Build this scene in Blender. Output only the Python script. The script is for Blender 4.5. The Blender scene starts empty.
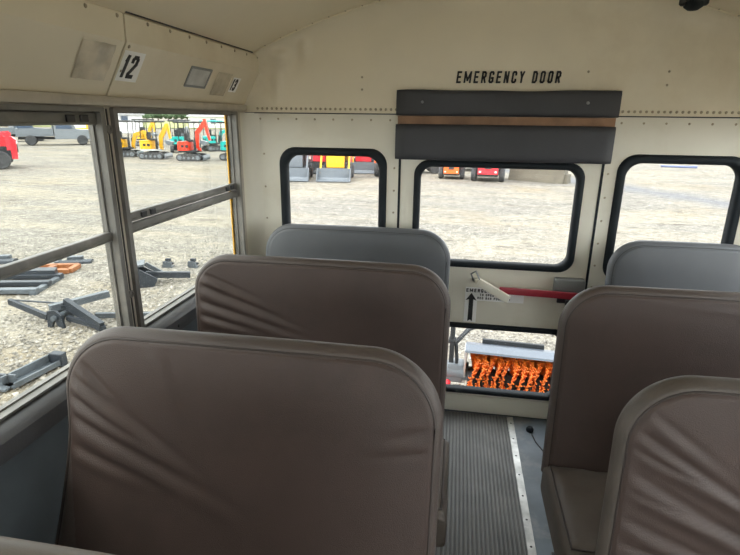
import bpy, bmesh, math, random
from mathutils import Vector, Matrix, noise
from math import sin, cos, pi, sqrt, atan2, radians as RAD
random.seed(7)
S = bpy.context.scene
COL = S.collection

# ------------------------------------------------------------------ camera
YAW, PITCH, ROLL = .1637, .3018, .0117
fw = Vector((-sin(YAW)*cos(PITCH), cos(YAW)*cos(PITCH), -sin(PITCH)))
rt = Vector((cos(YAW), sin(YAW), 0)); up = rt.cross(fw)
rt2 = rt*cos(ROLL)+up*sin(ROLL); up2 = up*cos(ROLL)-rt*sin(ROLL)
cd = bpy.data.cameras.new('camera'); cam = bpy.data.objects.new('camera', cd); COL.objects.link(cam)
M = Matrix((rt2, up2, -fw)).transposed().to_4x4(); M.translation = (-.1728, -2.3221, 1.4142)
cam.matrix_world = M
cd.sensor_fit = 'HORIZONTAL'; cd.sensor_width = 36; cd.lens = 513/740*36; cd.clip_start = .02; cd.clip_end = 2000
S.camera = cam

# ------------------------------------------------------------------ overcast sky, exposure
w = bpy.data.worlds.new('world'); S.world = w; w.use_nodes = True
bg = w.node_tree.nodes['Background']; bg.inputs[0].default_value = (.93, .97, 1, 1); bg.inputs[1].default_value = 3.2
sd = bpy.data.lights.new('sun', 'SUN'); sd.energy = 1.6; sd.angle = RAD(35); sd.color = (1, .96, .9)
sun = bpy.data.objects.new('sun', sd); COL.objects.link(sun); sun.rotation_euler = (RAD(38), 0, RAD(-60)); sun.location = (0, 0, 12)
vs = S.view_settings
vs.view_transform = 'Standard'; vs.look = 'None'; vs.gamma = 1; vs.use_curve_mapping = False; vs.exposure = 1.15

# ------------------------------------------------------------------ materials
def srgb(r, g, b):
    f = lambda c: (c/255/12.92) if c <= 10 else ((c/255+.055)/1.055)**2.4
    return (f(r), f(g), f(b))
MATS = {}
def mat(name, col, rough=.5, metal=0, var=.12, vscale=6, bump=0, bscale=200, spec=.5, detail=4, dirt=None, dscale=2):
    """procedural material: noise-varied colour, optional second dirt colour, optional fine bump"""
    if name in MATS: return MATS[name]
    m = bpy.data.materials.new(name); m.use_nodes = True; nt = m.node_tree; N = nt.nodes; L = nt.links
    b = N['Principled BSDF']; b.inputs['Roughness'].default_value = rough; b.inputs['Metallic'].default_value = metal
    b.inputs['Specular IOR Level'].default_value = spec
    tc = N.new('ShaderNodeTexCoord')
    nz = N.new('ShaderNodeTexNoise'); nz.inputs['Scale'].default_value = vscale; nz.inputs['Detail'].default_value = detail
    L.new(tc.outputs['Object'], nz.inputs['Vector'])
    mx = N.new('ShaderNodeMix'); mx.data_type = 'RGBA'
    mr = N.new('ShaderNodeMapRange'); mr.inputs[1].default_value = .3; mr.inputs[2].default_value = .7
    L.new(nz.outputs[0], mr.inputs[0]); L.new(mr.outputs[0], mx.inputs[0])
    mx.inputs[6].default_value = (*[c*(1-var) for c in col], 1); mx.inputs[7].default_value = (*[min(1, c*(1+var)) for c in col], 1)
    out = mx.outputs[2]
    if dirt:
        n2 = N.new('ShaderNodeTexNoise'); n2.inputs['Scale'].default_value = dscale; n2.inputs['Detail'].default_value = 8; n2.inputs['Roughness'].default_value = .65
        L.new(tc.outputs['Object'], n2.inputs['Vector'])
        r2 = N.new('ShaderNodeMapRange'); r2.inputs[1].default_value = .52; r2.inputs[2].default_value = .75
        L.new(n2.outputs[0], r2.inputs[0])
        m2 = N.new('ShaderNodeMix'); m2.data_type = 'RGBA'; L.new(r2.outputs[0], m2.inputs[0]); L.new(out, m2.inputs[6]); m2.inputs[7].default_value = (*dirt, 1)
        out = m2.outputs[2]
    L.new(out, b.inputs['Base Color'])
    if bump:
        n3 = N.new('ShaderNodeTexNoise'); n3.inputs['Scale'].default_value = bscale; n3.inputs['Detail'].default_value = 3
        L.new(tc.outputs['Object'], n3.inputs['Vector'])
        bp = N.new('ShaderNodeBump'); bp.inputs['Strength'].default_value = bump; bp.inputs['Distance'].default_value = .01
        L.new(n3.outputs[0], bp.inputs['Height']); L.new(bp.outputs[0], b.inputs['Normal'])
    MATS[name] = m; return m
def glass(name, tint, refl=.04, haze=.0):
    m = bpy.data.materials.new(name); m.use_nodes = True; nt = m.node_tree; N = nt.nodes; L = nt.links
    N.remove(N['Principled BSDF']); o = N['Material Output']
    t = N.new('ShaderNodeBsdfTransparent'); t.inputs[0].default_value = (*tint, 1)
    g = N.new('ShaderNodeBsdfGlossy'); g.inputs['Roughness'].default_value = .02
    d = N.new('ShaderNodeBsdfDiffuse'); d.inputs[0].default_value = (.7, .68, .62, 1)
    lf = N.new('ShaderNodeLayerWeight'); lf.inputs[0].default_value = .5
    lp = N.new('ShaderNodeMath'); lp.operation = 'POWER'; lp.inputs[1].default_value = 4; L.new(lf.outputs['Facing'], lp.inputs[0])
    lw = N.new('ShaderNodeMath'); lw.operation = 'MULTIPLY_ADD'; lw.inputs[1].default_value = .35; lw.inputs[2].default_value = .02; L.new(lp.outputs[0], lw.inputs[0])
    nz = N.new('ShaderNodeTexNoise'); nz.inputs['Scale'].default_value = 5; nz.inputs['Detail'].default_value = 7
    tc = N.new('ShaderNodeTexCoord'); L.new(tc.outputs['Object'], nz.inputs['Vector'])
    mm = N.new('ShaderNodeMath'); mm.operation = 'MULTIPLY'; mm.inputs[1].default_value = haze; L.new(nz.outputs[0], mm.inputs[0])
    m1 = N.new('ShaderNodeMixShader'); m2 = N.new('ShaderNodeMixShader')
    L.new(mm.outputs[0], m1.inputs[0]); L.new(t.outputs[0], m1.inputs[1]); L.new(d.outputs[0], m1.inputs[2])
    L.new(lw.outputs[0], m2.inputs[0]); L.new(m1.outputs[0], m2.inputs[1]); L.new(g.outputs[0], m2.inputs[2])
    L.new(m2.outputs[0], o.inputs[0]); MATS[name] = m; return m

CREAM = mat('cream_paint', (.77, .69, .53), .42, var=.05, vscale=3, dirt=(.65, .56, .40), dscale=1.6, bump=.03, bscale=40)
CREAM2 = mat('cream_paint_door', (.74, .70, .59), .4, var=.04, vscale=4, dirt=(.64, .58, .46), dscale=2.2)
CEIL = mat('ceiling_paint', (.77, .68, .51), .45, var=.06, vscale=2, dirt=(.66, .56, .40), dscale=1.3, bump=.03, bscale=30)
ALU = mat('aluminium', (.19, .182, .168), .5, .4, var=.15, vscale=14, dirt=(.3, .28, .25), dscale=6)
POST = mat('tan_post_paint', (.50, .45, .37), .45, .1, var=.1, vscale=8, dirt=(.3, .27, .23), dscale=5)
DARKMETAL = mat('dark_metal', (.035, .035, .038), .45, .3, var=.2)
RUBBER = mat('black_rubber', (.010, .014, .018), .6, var=.2, spec=.25)
BLACK = mat('black_print', (.012, .012, .012), .5, var=.1)
WHITE = mat('white_sticker', (.92, .91, .88), .5, var=.05)
PAD = mat('padded_vinyl', (.036, .037, .044), .5, var=.15, vscale=5, bump=.08, bscale=260)
SILLM = mat('sill_pad_vinyl', (.075, .075, .08), .42, var=.12, vscale=6, bump=.05, bscale=200)
NAVY = mat('navy_wall', (.10, .115, .125), .5, var=.25, vscale=5, detail=7)
RIVET = mat('rivet_tan', (.40, .34, .24), .45, .2, var=.2)
FLOORM = mat('floor_rubber', (.15, .18, .215), .5, var=.3, vscale=5, detail=7, dirt=(.3, .3, .3), dscale=7)
MATM = mat('mat_rubber', (.115, .115, .112), .55, var=.2, vscale=6, dirt=(.17, .165, .155), dscale=3)
MATR = mat('mat_rib_rubber', (.165, .163, .155), .5, var=.2, vscale=6, dirt=(.2, .195, .18), dscale=3)
STRIP = mat('strip_metal', (.55, .55, .53), .4, .5, var=.3, vscale=18, dirt=(.25, .25, .25), dscale=12)
BROWN = mat('seat_brown', (.072, .0495, .0425), .48, spec=.36, var=.1, vscale=5, bump=.22, bscale=480, dirt=(.054, .039, .034), dscale=3)
BROWN2 = mat('seat_brown_edge', (.084, .064, .056), .44, var=.1, vscale=5, bump=.22, bscale=480)
GREY = mat('seat_grey', (.100, .105, .114), .48, var=.08, vscale=5, bump=.06, bscale=420)
GREY2 = mat('seat_grey_edge', (.115, .12, .13), .48, var=.08, vscale=5, bump=.06, bscale=420)
TANSEAT = mat('seat_tan', (.17, .14, .115), .5, var=.12, vscale=6, bump=.06, bscale=420)  # paler tan than the brown of the seats behind it
SEAMM = mat('seat_seam_brown', (.042, .030, .026), .5, var=.1)
SEAMG = mat('seat_seam_grey', (.06, .064, .07), .5, var=.1)
CUSHM = mat('seat_cushion_dusty', (.088, .070, .057), .5, var=.18, vscale=9, bump=.14, bscale=420, dirt=(.06, .047, .04), dscale=5)
BANDM = mat('seat_worn_edge', (.090, .072, .060), .55, var=.2, vscale=12, bump=.2, bscale=480)
TUBE = mat('seat_frame_steel', (.05, .05, .055), .4, .4, var=.1)
RED = mat('red_paint', (.32, .02, .035), .4, var=.1)
PLY = mat('plywood_edge', (.27, .15, .085), .6, var=.25, vscale=12)
GREYBOX = mat('grey_latch_paint', (.24, .25, .25), .4, .3, var=.1)
TAPE = mat('old_tape', (.55, .48, .36), .25, var=.3, vscale=14)
MIRR = mat('scuffed_label', (.42, .42, .41), .3, .2, var=.45, vscale=10)
YELLOW = mat('bus_yellow', (.8, .42, .03), .4, var=.08)
GL = glass('side_glass', (.70, .71, .69), haze=.02); GLC = glass('clear_glass', (.97, .98, .97), haze=.0)
GLR = glass('rear_glass', (.74, .745, .74), haze=.01)

# ------------------------------------------------------------------ mesh helpers
def fin(bm, name, m, parent=None, smooth=False, kind=None):
    bmesh.ops.recalc_face_normals(bm, faces=bm.faces)
    me = bpy.data.meshes.new(name); bm.to_mesh(me); bm.free()
    if smooth:
        for p in me.polygons: p.use_smooth = True
        if smooth != True: me.set_sharp_from_angle(angle=RAD(smooth))
    me.materials.append(m)
    o = bpy.data.objects.new(name, me); COL.objects.link(o)
    if parent is not None: o.parent = parent
    if kind: o['kind'] = kind
    return o
def tag(o, label, cat, group=None):
    o['label'] = label; o['category'] = cat
    if group: o['group'] = group
    return o
def struct(o): o['kind'] = 'structure'; return o
def thing(name, loc, label, cat, group=None, rz=0):
    o = bpy.data.objects.new(name, None); COL.objects.link(o); o.location = loc; o.rotation_euler = (0, 0, rz); o.empty_display_size = .05
    return tag(o, label, cat, group)
def B(): return bmesh.new()
def box(bm, x0, x1, y0, y1, z0, z1, bev=0, seg=2, mtx=None):
    r = bmesh.ops.create_cube(bm, size=1)
    vs_ = r['verts']
    for v in vs_: v.co = Vector(((x0+x1)/2+v.co.x*(x1-x0), (y0+y1)/2+v.co.y*(y1-y0), (z0+z1)/2+v.co.z*(z1-z0)))
    if bev:
        es = list({e for v in vs_ for e in v.link_edges})
        rr = bmesh.ops.bevel(bm, geom=es, offset=bev, segments=seg, profile=.5, affect='EDGES')
        vs_ = list({v for f in rr['faces'] for v in f.verts} | {v for v in vs_ if v.is_valid})
    if mtx is not None:
        for v in vs_: v.co = mtx @ v.co
    return bm
def beam(bm, a, b, wy, wz, bev=0):
    """box bar from a to b"""
    a = Vector(a); b = Vector(b); d = b-a; l = d.length; q = d.to_track_quat('X', 'Z').to_matrix().to_4x4(); q.translation = a
    return box(bm, 0, l, -wy/2, wy/2, -wz/2, wz/2, bev, mtx=q)
def tube(bm, pts, r, n=8, closed=False, cap=True):
    pts = [Vector(p) for p in pts]; rings = []; L = len(pts); pu = None
    for i, p in enumerate(pts):
        a = pts[i-1] if (i > 0 or closed) else p; b = pts[(i+1) % L] if (i < L-1 or closed) else p
        t = (b-a).normalized()
        if pu is None: pu = t.orthogonal().normalized()
        pu = (pu-t*pu.dot(t)).normalized(); pv = t.cross(pu)
        rr = r[i] if isinstance(r, (list, tuple)) else r
        rings.append([bm.verts.new(p+(pu*cos(2*pi*k/n)+pv*sin(2*pi*k/n))*rr) for k in range(n)])
    for i in range(L if closed else L-1):
        A, Bq = rings[i], rings[(i+1) % L]
        for k in range(n): bm.faces.new((A[k], A[(k+1) % n], Bq[(k+1) % n], Bq[k]))
    if cap and not closed: bm.faces.new(rings[0][::-1]); bm.faces.new(rings[-1])
    return bm
def prism(bm, pts, axis, a, b):
    """extrude a 2-D outline along an axis: X -> pts are (y,z), Y -> (x,z), Z -> (x,y)"""
    f = {'X': lambda p, t: (t, p[0], p[1]), 'Y': lambda p, t: (p[0], t, p[1]), 'Z': lambda p, t: (p[0], p[1], t)}[axis]
    A = [bm.verts.new(f(p, a)) for p in pts]; C_ = [bm.verts.new(f(p, b)) for p in pts]; n = len(pts)
    bm.faces.new(A[::-1]); bm.faces.new(C_)
    for i in range(n): bm.faces.new((A[i], A[(i+1) % n], C_[(i+1) % n], C_[i]))
    return bm
def rrect(x0, x1, z0, z1, r, n=6):
    out = []
    for cx, cz, a0 in ((x1-r, z1-r, 0), (x0+r, z1-r, pi/2), (x0+r, z0+r, pi), (x1-r, z0+r, 1.5*pi)):
        for i in range(n+1): a = a0+pi/2*i/n; out.append((cx+r*cos(a), cz+r*sin(a)))
    return out
def plate(bm, outer, holes, axis, a, b):
    """flat plate with holes, between two depths on an axis"""
    f = {'X': lambda p, t: (t, p[0], p[1]), 'Y': lambda p, t: (p[0], t, p[1])}[axis]
    t_ = bmesh.new(); es = []
    for lp in [outer]+holes:
        v = [t_.verts.new(f(p, a)) for p in lp]
        es += [t_.edges.new((v[i], v[(i+1) % len(v)])) for i in range(len(v))]
    bmesh.ops.triangle_fill(t_, edges=es, use_beauty=True)
    r = bmesh.ops.extrude_face_region(t_, geom=t_.faces[:])
    d = Vector(f((0, 0), b-a))
    for g in r['geom']:
        if isinstance(g, bmesh.types.BMVert): g.co += d
    me = bpy.data.meshes.new('tmp'); t_.to_mesh(me); t_.free(); bm.from_mesh(me); bpy.data.meshes.remove(me)
    return bm
def ring(bm, outer, inner, axis, a, b, crown=0):
    """frame between two loops of equal count, optionally crowned towards a"""
    f = {'X': lambda p, t: (t, p[0], p[1]), 'Y': lambda p, t: (p[0], t, p[1])}[axis]
    mid = [((o[0]+i[0])/2, (o[1]+i[1])/2) for o, i in zip(outer, inner)]
    q = [((o[0]*.8+i[0]*.2), (o[1]*.8+i[1]*.2)) for o, i in zip(outer, inner)]
    s = [((o[0]*.2+i[0]*.8), (o[1]*.2+i[1]*.8)) for o, i in zip(outer, inner)]
    loops = [(outer, b), (outer, a), (q, a-crown*.8), (mid, a-crown), (s, a-crown*.8), (inner, a), (inner, b)]
    V = [[bm.verts.new(f(p, t)) for p in lp] for lp, t in loops]; n = len(outer)
    for k in range(len(V)):
        A, C_ = V[k], V[(k+1) % len(V)]
        for i in range(n): bm.faces.new((A[i], A[(i+1) % n], C_[(i+1) % n], C_[i]))
    return bm
def dome(bm, c, nrm, r, h=.5, n=8):
    c = Vector(c); nv = Vector(nrm).normalized(); u = nv.orthogonal().normalized(); v = nv.cross(u); R = []
    for a in (0, .55, 1.0):
        rr = r*cos(a*pi/2*.98); hh = r*h*sin(a*pi/2)
        R.append([bm.verts.new(c+nv*hh+(u*cos(2*pi*k/n)+v*sin(2*pi*k/n))*rr) for k in range(n)])
    for i in range(2):
        for k in range(n): bm.faces.new((R[i][k], R[i][(k+1) % n], R[i+1][(k+1) % n], R[i+1][k]))
    bm.faces.new(R[2])
    return bm
def cyl(bm, a, b, r, n=16, r2=None): return tube(bm, [a, b], [r, r if r2 is None else r2], n)
def lathe(bm, prof, mtx=None, n=20):
    """profile (r, h) turned about z"""
    mtx = mtx or Matrix.Identity(4); R = []
    for r, h in prof: R.append([bm.verts.new(mtx @ Vector((max(r, 1e-4)*cos(2*pi*k/n), max(r, 1e-4)*sin(2*pi*k/n), h))) for k in range(n)])
    for i in range(len(R)-1):
        for k in range(n): bm.faces.new((R[i][k], R[i][(k+1) % n], R[i+1][(k+1) % n], R[i+1][k]))
    bm.faces.new(R[0][::-1]); bm.faces.new(R[-1])
    return bm
GLYPH = {  # block capitals as polylines on a 0..1 x 0..1 cell
 'E': [[(1, 1), (0, 1), (0, 0), (1, 0)], [(0, .52), (.85, .52)]], 'M': [[(0, 0), (0, 1), (.5, .2), (1, 1), (1, 0)]],
 'R': [[(0, 0), (0, 1), (.75, 1), (1, .88), (1, .62), (.75, .5), (0, .5)], [(.5, .5), (1, 0)]], 'G': [[(1, .8), (1, .9), (.8, 1), (.2, 1), (0, .88), (0, .12), (.2, 0), (.8, 0), (1, .12), (1, .42), (.62, .42)]],
 'N': [[(0, 0), (0, 1), (1, 0), (1, 1)]], 'C': [[(1, .74), (1, .88), (.8, 1), (.2, 1), (0, .88), (0, .12), (.2, 0), (.8, 0), (1, .12), (1, .26)]],
 'Y': [[(0, 1), (.5, .5), (1, 1)], [(.5, .5), (.5, 0)]], 'D': [[(0, 0), (0, 1), (.7, 1), (1, .82), (1, .18), (.7, 0), (0, 0)]], 'O': [[(.2, 0), (0, .12), (0, .88), (.2, 1), (.8, 1), (1, .88), (1, .12), (.8, 0), (.2, 0)]],
 'T': [[(0, 1), (1, 1)], [(.5, 1), (.5, 0)]], 'P': [[(0, 0), (0, 1), (.75, 1), (1, .88), (1, .6), (.75, .48), (0, .48)]], 'L': [[(0, 1), (0, 0), (1, 0)]], 'I': [[(.5, 0), (.5, 1)]], 'F': [[(1, 1), (0, 1), (0, 0)], [(0, .52), (.8, .52)]],
 'B': [[(0, 0), (0, 1), (.75, 1), (1, .87), (1, .65), (.75, .52), (0, .52)], [(.75, .52), (1, .4), (1, .12), (.75, 0), (0, 0)]], 'A': [[(0, 0), (.5, 1), (1, 0)], [(.2, .35), (.8, .35)]], 'U': [[(0, 1), (0, .12), (.2, 0), (.8, 0), (1, .12), (1, 1)]],
 'S': [[(1, .85), (.8, 1), (.2, 1), (0, .85), (0, .62), (1, .4), (1, .15), (.8, 0), (.2, 0), (0, .15)]], 'H': [[(0, 0), (0, 1)], [(1, 0), (1, 1)], [(0, .5), (1, .5)]],
 '1': [[(.2, .8), (.6, 1), (.6, 0)]], '2': [[(0, .78), (0, .88), (.2, 1), (.8, 1), (1, .88), (1, .65), (0, .12), (0, 0), (1, 0)]], '3': [[(0, .84), (.2, 1), (.8, 1), (1, .86), (1, .66), (.75, .53), (.35, .53)], [(.75, .53), (1, .4), (1, .14), (.8, 0), (.2, 0), (0, .16)]]}
def text(s, name, m, parent, mtx, height, cw=.42, gap=.26, st=.17, shear=.0, depth=.0008):
    """stroke lettering: cell width, gap and stroke are fractions of the height"""
    bm = bmesh.new(); x = 0; h = height; r = st*h/2
    for ch in s:
        if ch == ' ': x += (cw*.55+gap)*h; continue
        cwc = cw*(1.5 if ch == 'M' else .62 if ch == '1' else 1)
        for pl in GLYPH[ch]:
            P = [Vector((x+r+p[0]*(cwc*h-2*r), r+p[1]*(h-2*r))) for p in pl]
            for a, b in zip(P, P[1:]):
                d = (b-a).normalized(); nn = Vector((-d.y, d.x))*r; e = d*r*.8
                q = [a-e-nn, b+e-nn, b+e+nn, a-e+nn]
                for v in q: v.y = min(h, max(0, v.y))
                prism(bm, [(v.x+shear*v.y, v.y) for v in q], 'Z', 0, depth)
        x += (cwc+gap)*h
    for v in bm.verts: v.co = mtx @ v.co
    return fin(bm, name, m, parent), x-gap*h

# ================================================================== THE BUS SHELL
W = 1.14; YF = -5.1
HOLES = [(-.956, -.118)]
yb = -.975
BOUNDS = [yb]
for k in range(4):
    HOLES.append((yb-.92+.022, yb-.026)); yb -= .92; BOUNDS.append(yb)
ZS, ZT = .77, 1.43
# floor ------------------------------------------------------------
bm = B(); box(bm, -1.2, 1.2, YF, .06, -.06, 0)
floor = struct(fin(bm, 'floor', FLOORM))
bm = B(); box(bm, -.172, .1405, YF+.3, -.012, 0, .004)
am = fin(bm, 'aisle_mat', MATM, floor); am['label'] = 'ribbed grey rubber aisle mat'
bm = B(); x = -.165
while x < .134:
    prism(bm, [(x, .004), (x+.0025, .0085), (x+.0078, .0085), (x+.0103, .004)], 'Y', YF+.3, -.014); x += .0152
fin(bm, 'mat_ribs', MATR, am, kind='stuff')
for x0, x1 in ((.140, .172), (-.205, -.173)):
    bm = B(); prism(bm, [(x0, 0), (x0+.002, .007), (x1-.002, .007), (x1, 0)], 'Y', YF+.3, -.012)
    st = fin(bm, 'edge_strip', STRIP, floor)
    bm = B(); y = -.07
    while y > YF+.4: dome(bm, ((x0+x1)/2, y, .007), (0, 0, 1), .0045, .4); y -= .127
    fin(bm, 'strip_screws', DARKMETAL, st, kind='stuff')
# rear wall (fixed parts beside the door) ----------------------------
ZSEAM = 1.43; DW = .432
bm = B()
for s in (-1, 1):
    xa, xb = sorted((s*1.2, s*DW)); ha, hb = sorted((s*.986, s*.485))
    plate(bm, [(xa, -.06), (xb, -.06), (xb, ZSEAM), (xa, ZSEAM)], [rrect(ha+.006, hb-.006, .736, 1.277, .075)], 'Y', 0, .05)
wr = struct(fin(bm, 'wall_rear', CREAM2))
bm = B(); box(bm, -DW, DW, .0, .05, 1.36, ZSEAM); fin(bm, 'door_header', CREAM2, wr)
bm = B()
for s in (-1, 1):
    for k in range(8): dome(bm, (s*(.475+.085*k), 0, 1.405), (0, -1, 0), .005, .5)
    for k in range(11): dome(bm, (s*.452, 0, .2+.1*k), (0, -1, 0), .005, .5)
    for k in range(6): dome(bm, (s*1.06, 0, .5+.15*k), (0, -1, 0), .005, .5)
fin(bm, 'wall_screws', RIVET, wr, kind='stuff')
# rounded corner fillers between side and rear walls
for s in (-1, 1):
    bm = B(); pts = [(s*1.14, 0)]+[(s*(1.075+.065*sin(a)), -.065+.065*cos(a)) for a in [pi/2*i/6 for i in range(7)]]
    prism(bm, pts, 'Z', .0, ZSEAM); fin(bm, 'corner_post', CREAM2, wr, smooth=40)
def rear_window(n, x0, x1, z0, z1, parent=None, rad=.075, wd=.036):
    o = rrect(x0, x1, z0, z1, rad, 8); i = rrect(x0+wd, x1-wd, z0+wd, z1-wd, rad-wd*.45, 8)
    bm = B(); ring(bm, o, i, 'Y', -.004, .026, .012)
    fr = fin(bm, n, RUBBER, parent, smooth=60)
    bm = B(); prism(bm, rrect(x0+wd*.6, x1-wd*.6, z0+wd*.6, z1-wd*.6, rad-wd*.3, 6), 'Y', .012, .016)
    fin(bm, 'pane', GLR, fr); return fr
struct(rear_window('window_1', -.986, -.485, .73, 1.283))
struct(rear_window('window_2', .485, .986, .73, 1.283))
# header: upright wall above the seam, coved forward into the roof
RR, ZC = 2.45, 1.916-2.45
def zroof(x): return ZC+sqrt(RR*RR-x*x)
def header_profile(x, n=9, r=.06):
    zt = zroof(x); z1 = zt-r-.02; m_ = 14
    pts = [(-.012*(i/m_)**1.5, ZSEAM+(z1-ZSEAM)*i/m_) for i in range(m_+1)]; rz = zt-z1
    for i in range(1, n+1):
        a = pi/2*i/n; pts.append((-.012-r*(1-cos(a)), z1+rz*sin(a)))
    return pts
bm = B(); cols = []; NX = 150
for i in range(NX+1):
    x = -1.14+2.28*i/NX; row = []
    for y, z in header_profile(x):
        d1 = math.exp(-((x+.955)/.04)**2-((z-1.665)/.022)**2)*.034+math.exp(-((x+.85)/.022)**2-((z-1.70)/.03)**2)*.022-math.exp(-((x+.90)/.03)**2-((z-1.655)/.05)**2)*.016+math.exp(-((x+.98)/.018)**2-((z-1.55)/.06)**2)*.012
        row.append(bm.verts.new((x, y-d1, z)))
    cols.append(row)
for i in range(NX):
    for k in range(len(cols[0])-1): bm.faces.new((cols[i][k], cols[i+1][k], cols[i+1][k+1], cols[i][k+1]))
hd = fin(bm, 'header_panel', CREAM, wr, smooth=True)
bm = B(); box(bm, -1.14, 1.14, -.004, .0, ZSEAM-.002, ZSEAM+.0025); fin(bm, 'seam_line', DARKMETAL, wr)
bm = B(); x = -1.08
while x < 1.09:
    if abs(x) > .45: dome(bm, (x, -.0015, ZSEAM+.019), (0, -1, 0), .006, .6)
    x += .0225
for i in range(30):
    x = -1.0+2.0*i/29; dome(bm, (x, -.085, zroof(x)-.004), (0, -.3, -1), .004, .5)
for x, z in ((-.6, 1.53), (-.6, 1.58), (.32, 1.60), (.62, 1.6), (.62, 1.55)): dome(bm, (x, -.006, z), (0, -1, 0), .005, .5)
b9 = B(); tube(b9, [(x, -.071, zroof(x)-.003) for x in [-1.06+2.12*i/60 for i in range(61)]], .0045, 6); fin(b9, 'cove_bead', CEIL, wr, smooth=True)
fin(bm, 'header_rivets', RIVET, wr, kind='stuff')
def upright(x, y, z): return Matrix(((1, 0, 0, x), (0, 0, 1, y), (0, 1, 0, z), (0, 0, 0, 1)))   # text stands in XZ and faces -Y
def face_rear(x, y, z): return Matrix(((1, 0, 0, x), (0, 0, -1, y), (0, 1, 0, z), (0, 0, 0, 1)))
t, wd = text('EMERGENCY DOOR', 'emergency_door_lettering', BLACK, wr, face_rear(0, 0, 0), .047, .45, .24, .17, .1)
kx = .415/wd
for v in t.data.vertices: v.co = Vector((v.co.x*kx-.201, v.co.y-.0078, v.co.z+1.556))
t['label'] = 'black block capitals EMERGENCY DOOR'
# emergency door ------------------------------------------------------
bm = B()
plate(bm, [(-.424, .005), (.424, .005), (.424, 1.358), (-.424, 1.358)],
      [rrect(-.356, .356, .767, 1.235, .06), rrect(-.356, .356, .116, .478, .035)], 'Y', .002, .045)
door = struct(fin(bm, 'door_1', CREAM2))
dw = rear_window('door_window', -.362, .362, .76, 1.241, door, .066, .03)
dl = rear_window('lower_door_window', -.362, .362, .11, .484, door, .04, .026)
bm = B()
for s in (-1, 1): box(bm, s*.428-.005, s*.428+.005, -.002, .05, 0, 1.36)
box(bm, -.43, .43, .006, .05, .0, .006)
fin(bm, 'door_seal', RUBBER, door)
bm = B(); box(bm, -.424, .424, -.006, .003, .01, .10, .003); fin(bm, 'kick_plate', CREAM2, door)
# latch: red bar, its grey housing, the cream guard and the instruction decal
bm = B(); box(bm, .285, .415, -.045, .002, .665, .74, .008); lh = fin(bm, 'latch_housing', GREYBOX, door, smooth=40)
bm = B(); box(bm, .30, .40, -.055, -.044, .632, .668, .004); box(bm, .335, .365, -.062, -.05, .625, .65, .003); fin(bm, 'latch_bolt', DARKMETAL, lh)
bm = B(); beam(bm, (.045, -.062, .678), (.385, -.064, .672), .012, .032, .004); bar = fin(bm, 'red_release_bar', RED, door, smooth=40); bar['label'] = 'red release bar'
bm = B(); beam(bm, (-.05, -.075, .715), (.088, -.08, .643), .02, .036, .003)
beam(bm, (-.05, -.07, .715), (-.052, .0, .70), .03, .02, .003)
gd = fin(bm, 'bar_guard', CREAM2, door, smooth=40)
bm = B(); tube(bm, [(-.07, -.005, .70), (-.082, -.02, .735), (-.062, -.03, .752), (-.045, -.07, .725)], .004, 8); fin(bm, 'guard_hook', GREYBOX, gd, smooth=40)
bm = B(); box(bm, -.102, .165, .0002, .0025, .60, .664); box(bm, -.102, -.045, .0002, .0025, .49, .605)
dc = fin(bm, 'instruction_decal', WHITE, door)
text('EMERGENCY', 'decal_text', BLACK, dc, face_rear(-.098, .0, .641), .017, .62, .3, .22)
text('TO OPEN LIFT', 'decal_text', BLACK, dc, face_rear(-.035, .0, .624), .011, .62, .3, .22)
text('RED BAR PUSH OUT', 'decal_text', BLACK, dc, face_rear(-.045, .0, .608), .011, .62, .3, .22)
bm = B(); prism(bm, [(-.073, .637), (-.048, .60), (-.063, .605), (-.062, .495), (-.073, .503), (-.084, .495), (-.083, .605), (-.098, .60)], 'Y', -.001, .0005); fin(bm, 'decal_arrow', BLACK, dc)
# header pads above the door ------------------------------------------
def cushion_bar(name, x0, x1, z0, z1, y0, y1, m, parent, wob=0):
    bm = B(); nx = 40; o = rrect(0, 1, 0, 1, .2, 4)
    R = []
    for i in range(nx+1):
        x = x0+(x1-x0)*i/nx; e = min(1, (min(i, nx-i)+.0)/1.5); k = .72+.28*sqrt(min(1, e))
        zz1 = z1+wob*sin(i*.45)*.5+wob*sin(i*.17+1)
        R.append([bm.verts.new((x, y1+(y0-y1)*(1-v)*k, (z0+zz1)/2+(u-.5)*(zz1-z0)*(.94+.06*k))) for v, u in [(p[0], p[1]) for p in o]])
    n = len(o)
    for i in range(nx):
        for k in range(n): bm.faces.new((R[i][k], R[i][(k+1) % n], R[i+1][(k+1) % n], R[i+1][k]))
    bm.faces.new(R[0]); bm.faces.new(R[-1]); return fin(bm, name, m, parent, smooth=50)
hp = thing('header_pad', (0, -.03, 1.24), 'dark grey vinyl crash pad in two strips under EMERGENCY DOOR lettering', 'pad')
def at_parent(o, p): o.matrix_parent_inverse = p.matrix_world.inverted(); return o
bpy.context.view_layer.update()
u1 = at_parent(cushion_bar('upper_strip', -.446, .452, 1.425, 1.527, -.045, -.002, PAD, hp, .002), hp)
u2 = at_parent(cushion_bar('lower_strip', -.446, .446, 1.243, 1.391, -.055, -.008, PAD, hp, .0), hp)
bm = B(); box(bm, -.438, .442, -.034, -.002, 1.262, 1.424); at_parent(fin(bm, 'plywood_backing', PLY, hp), hp)['label'] = 'bare brown backing board'
for sx in (-.335, .325):
    bm = B(); dome(bm, (sx, -.0445, 1.48), (0, -1, 0), .007, .6); at_parent(fin(bm, 'button', GREYBOX, hp), hp)

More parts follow.
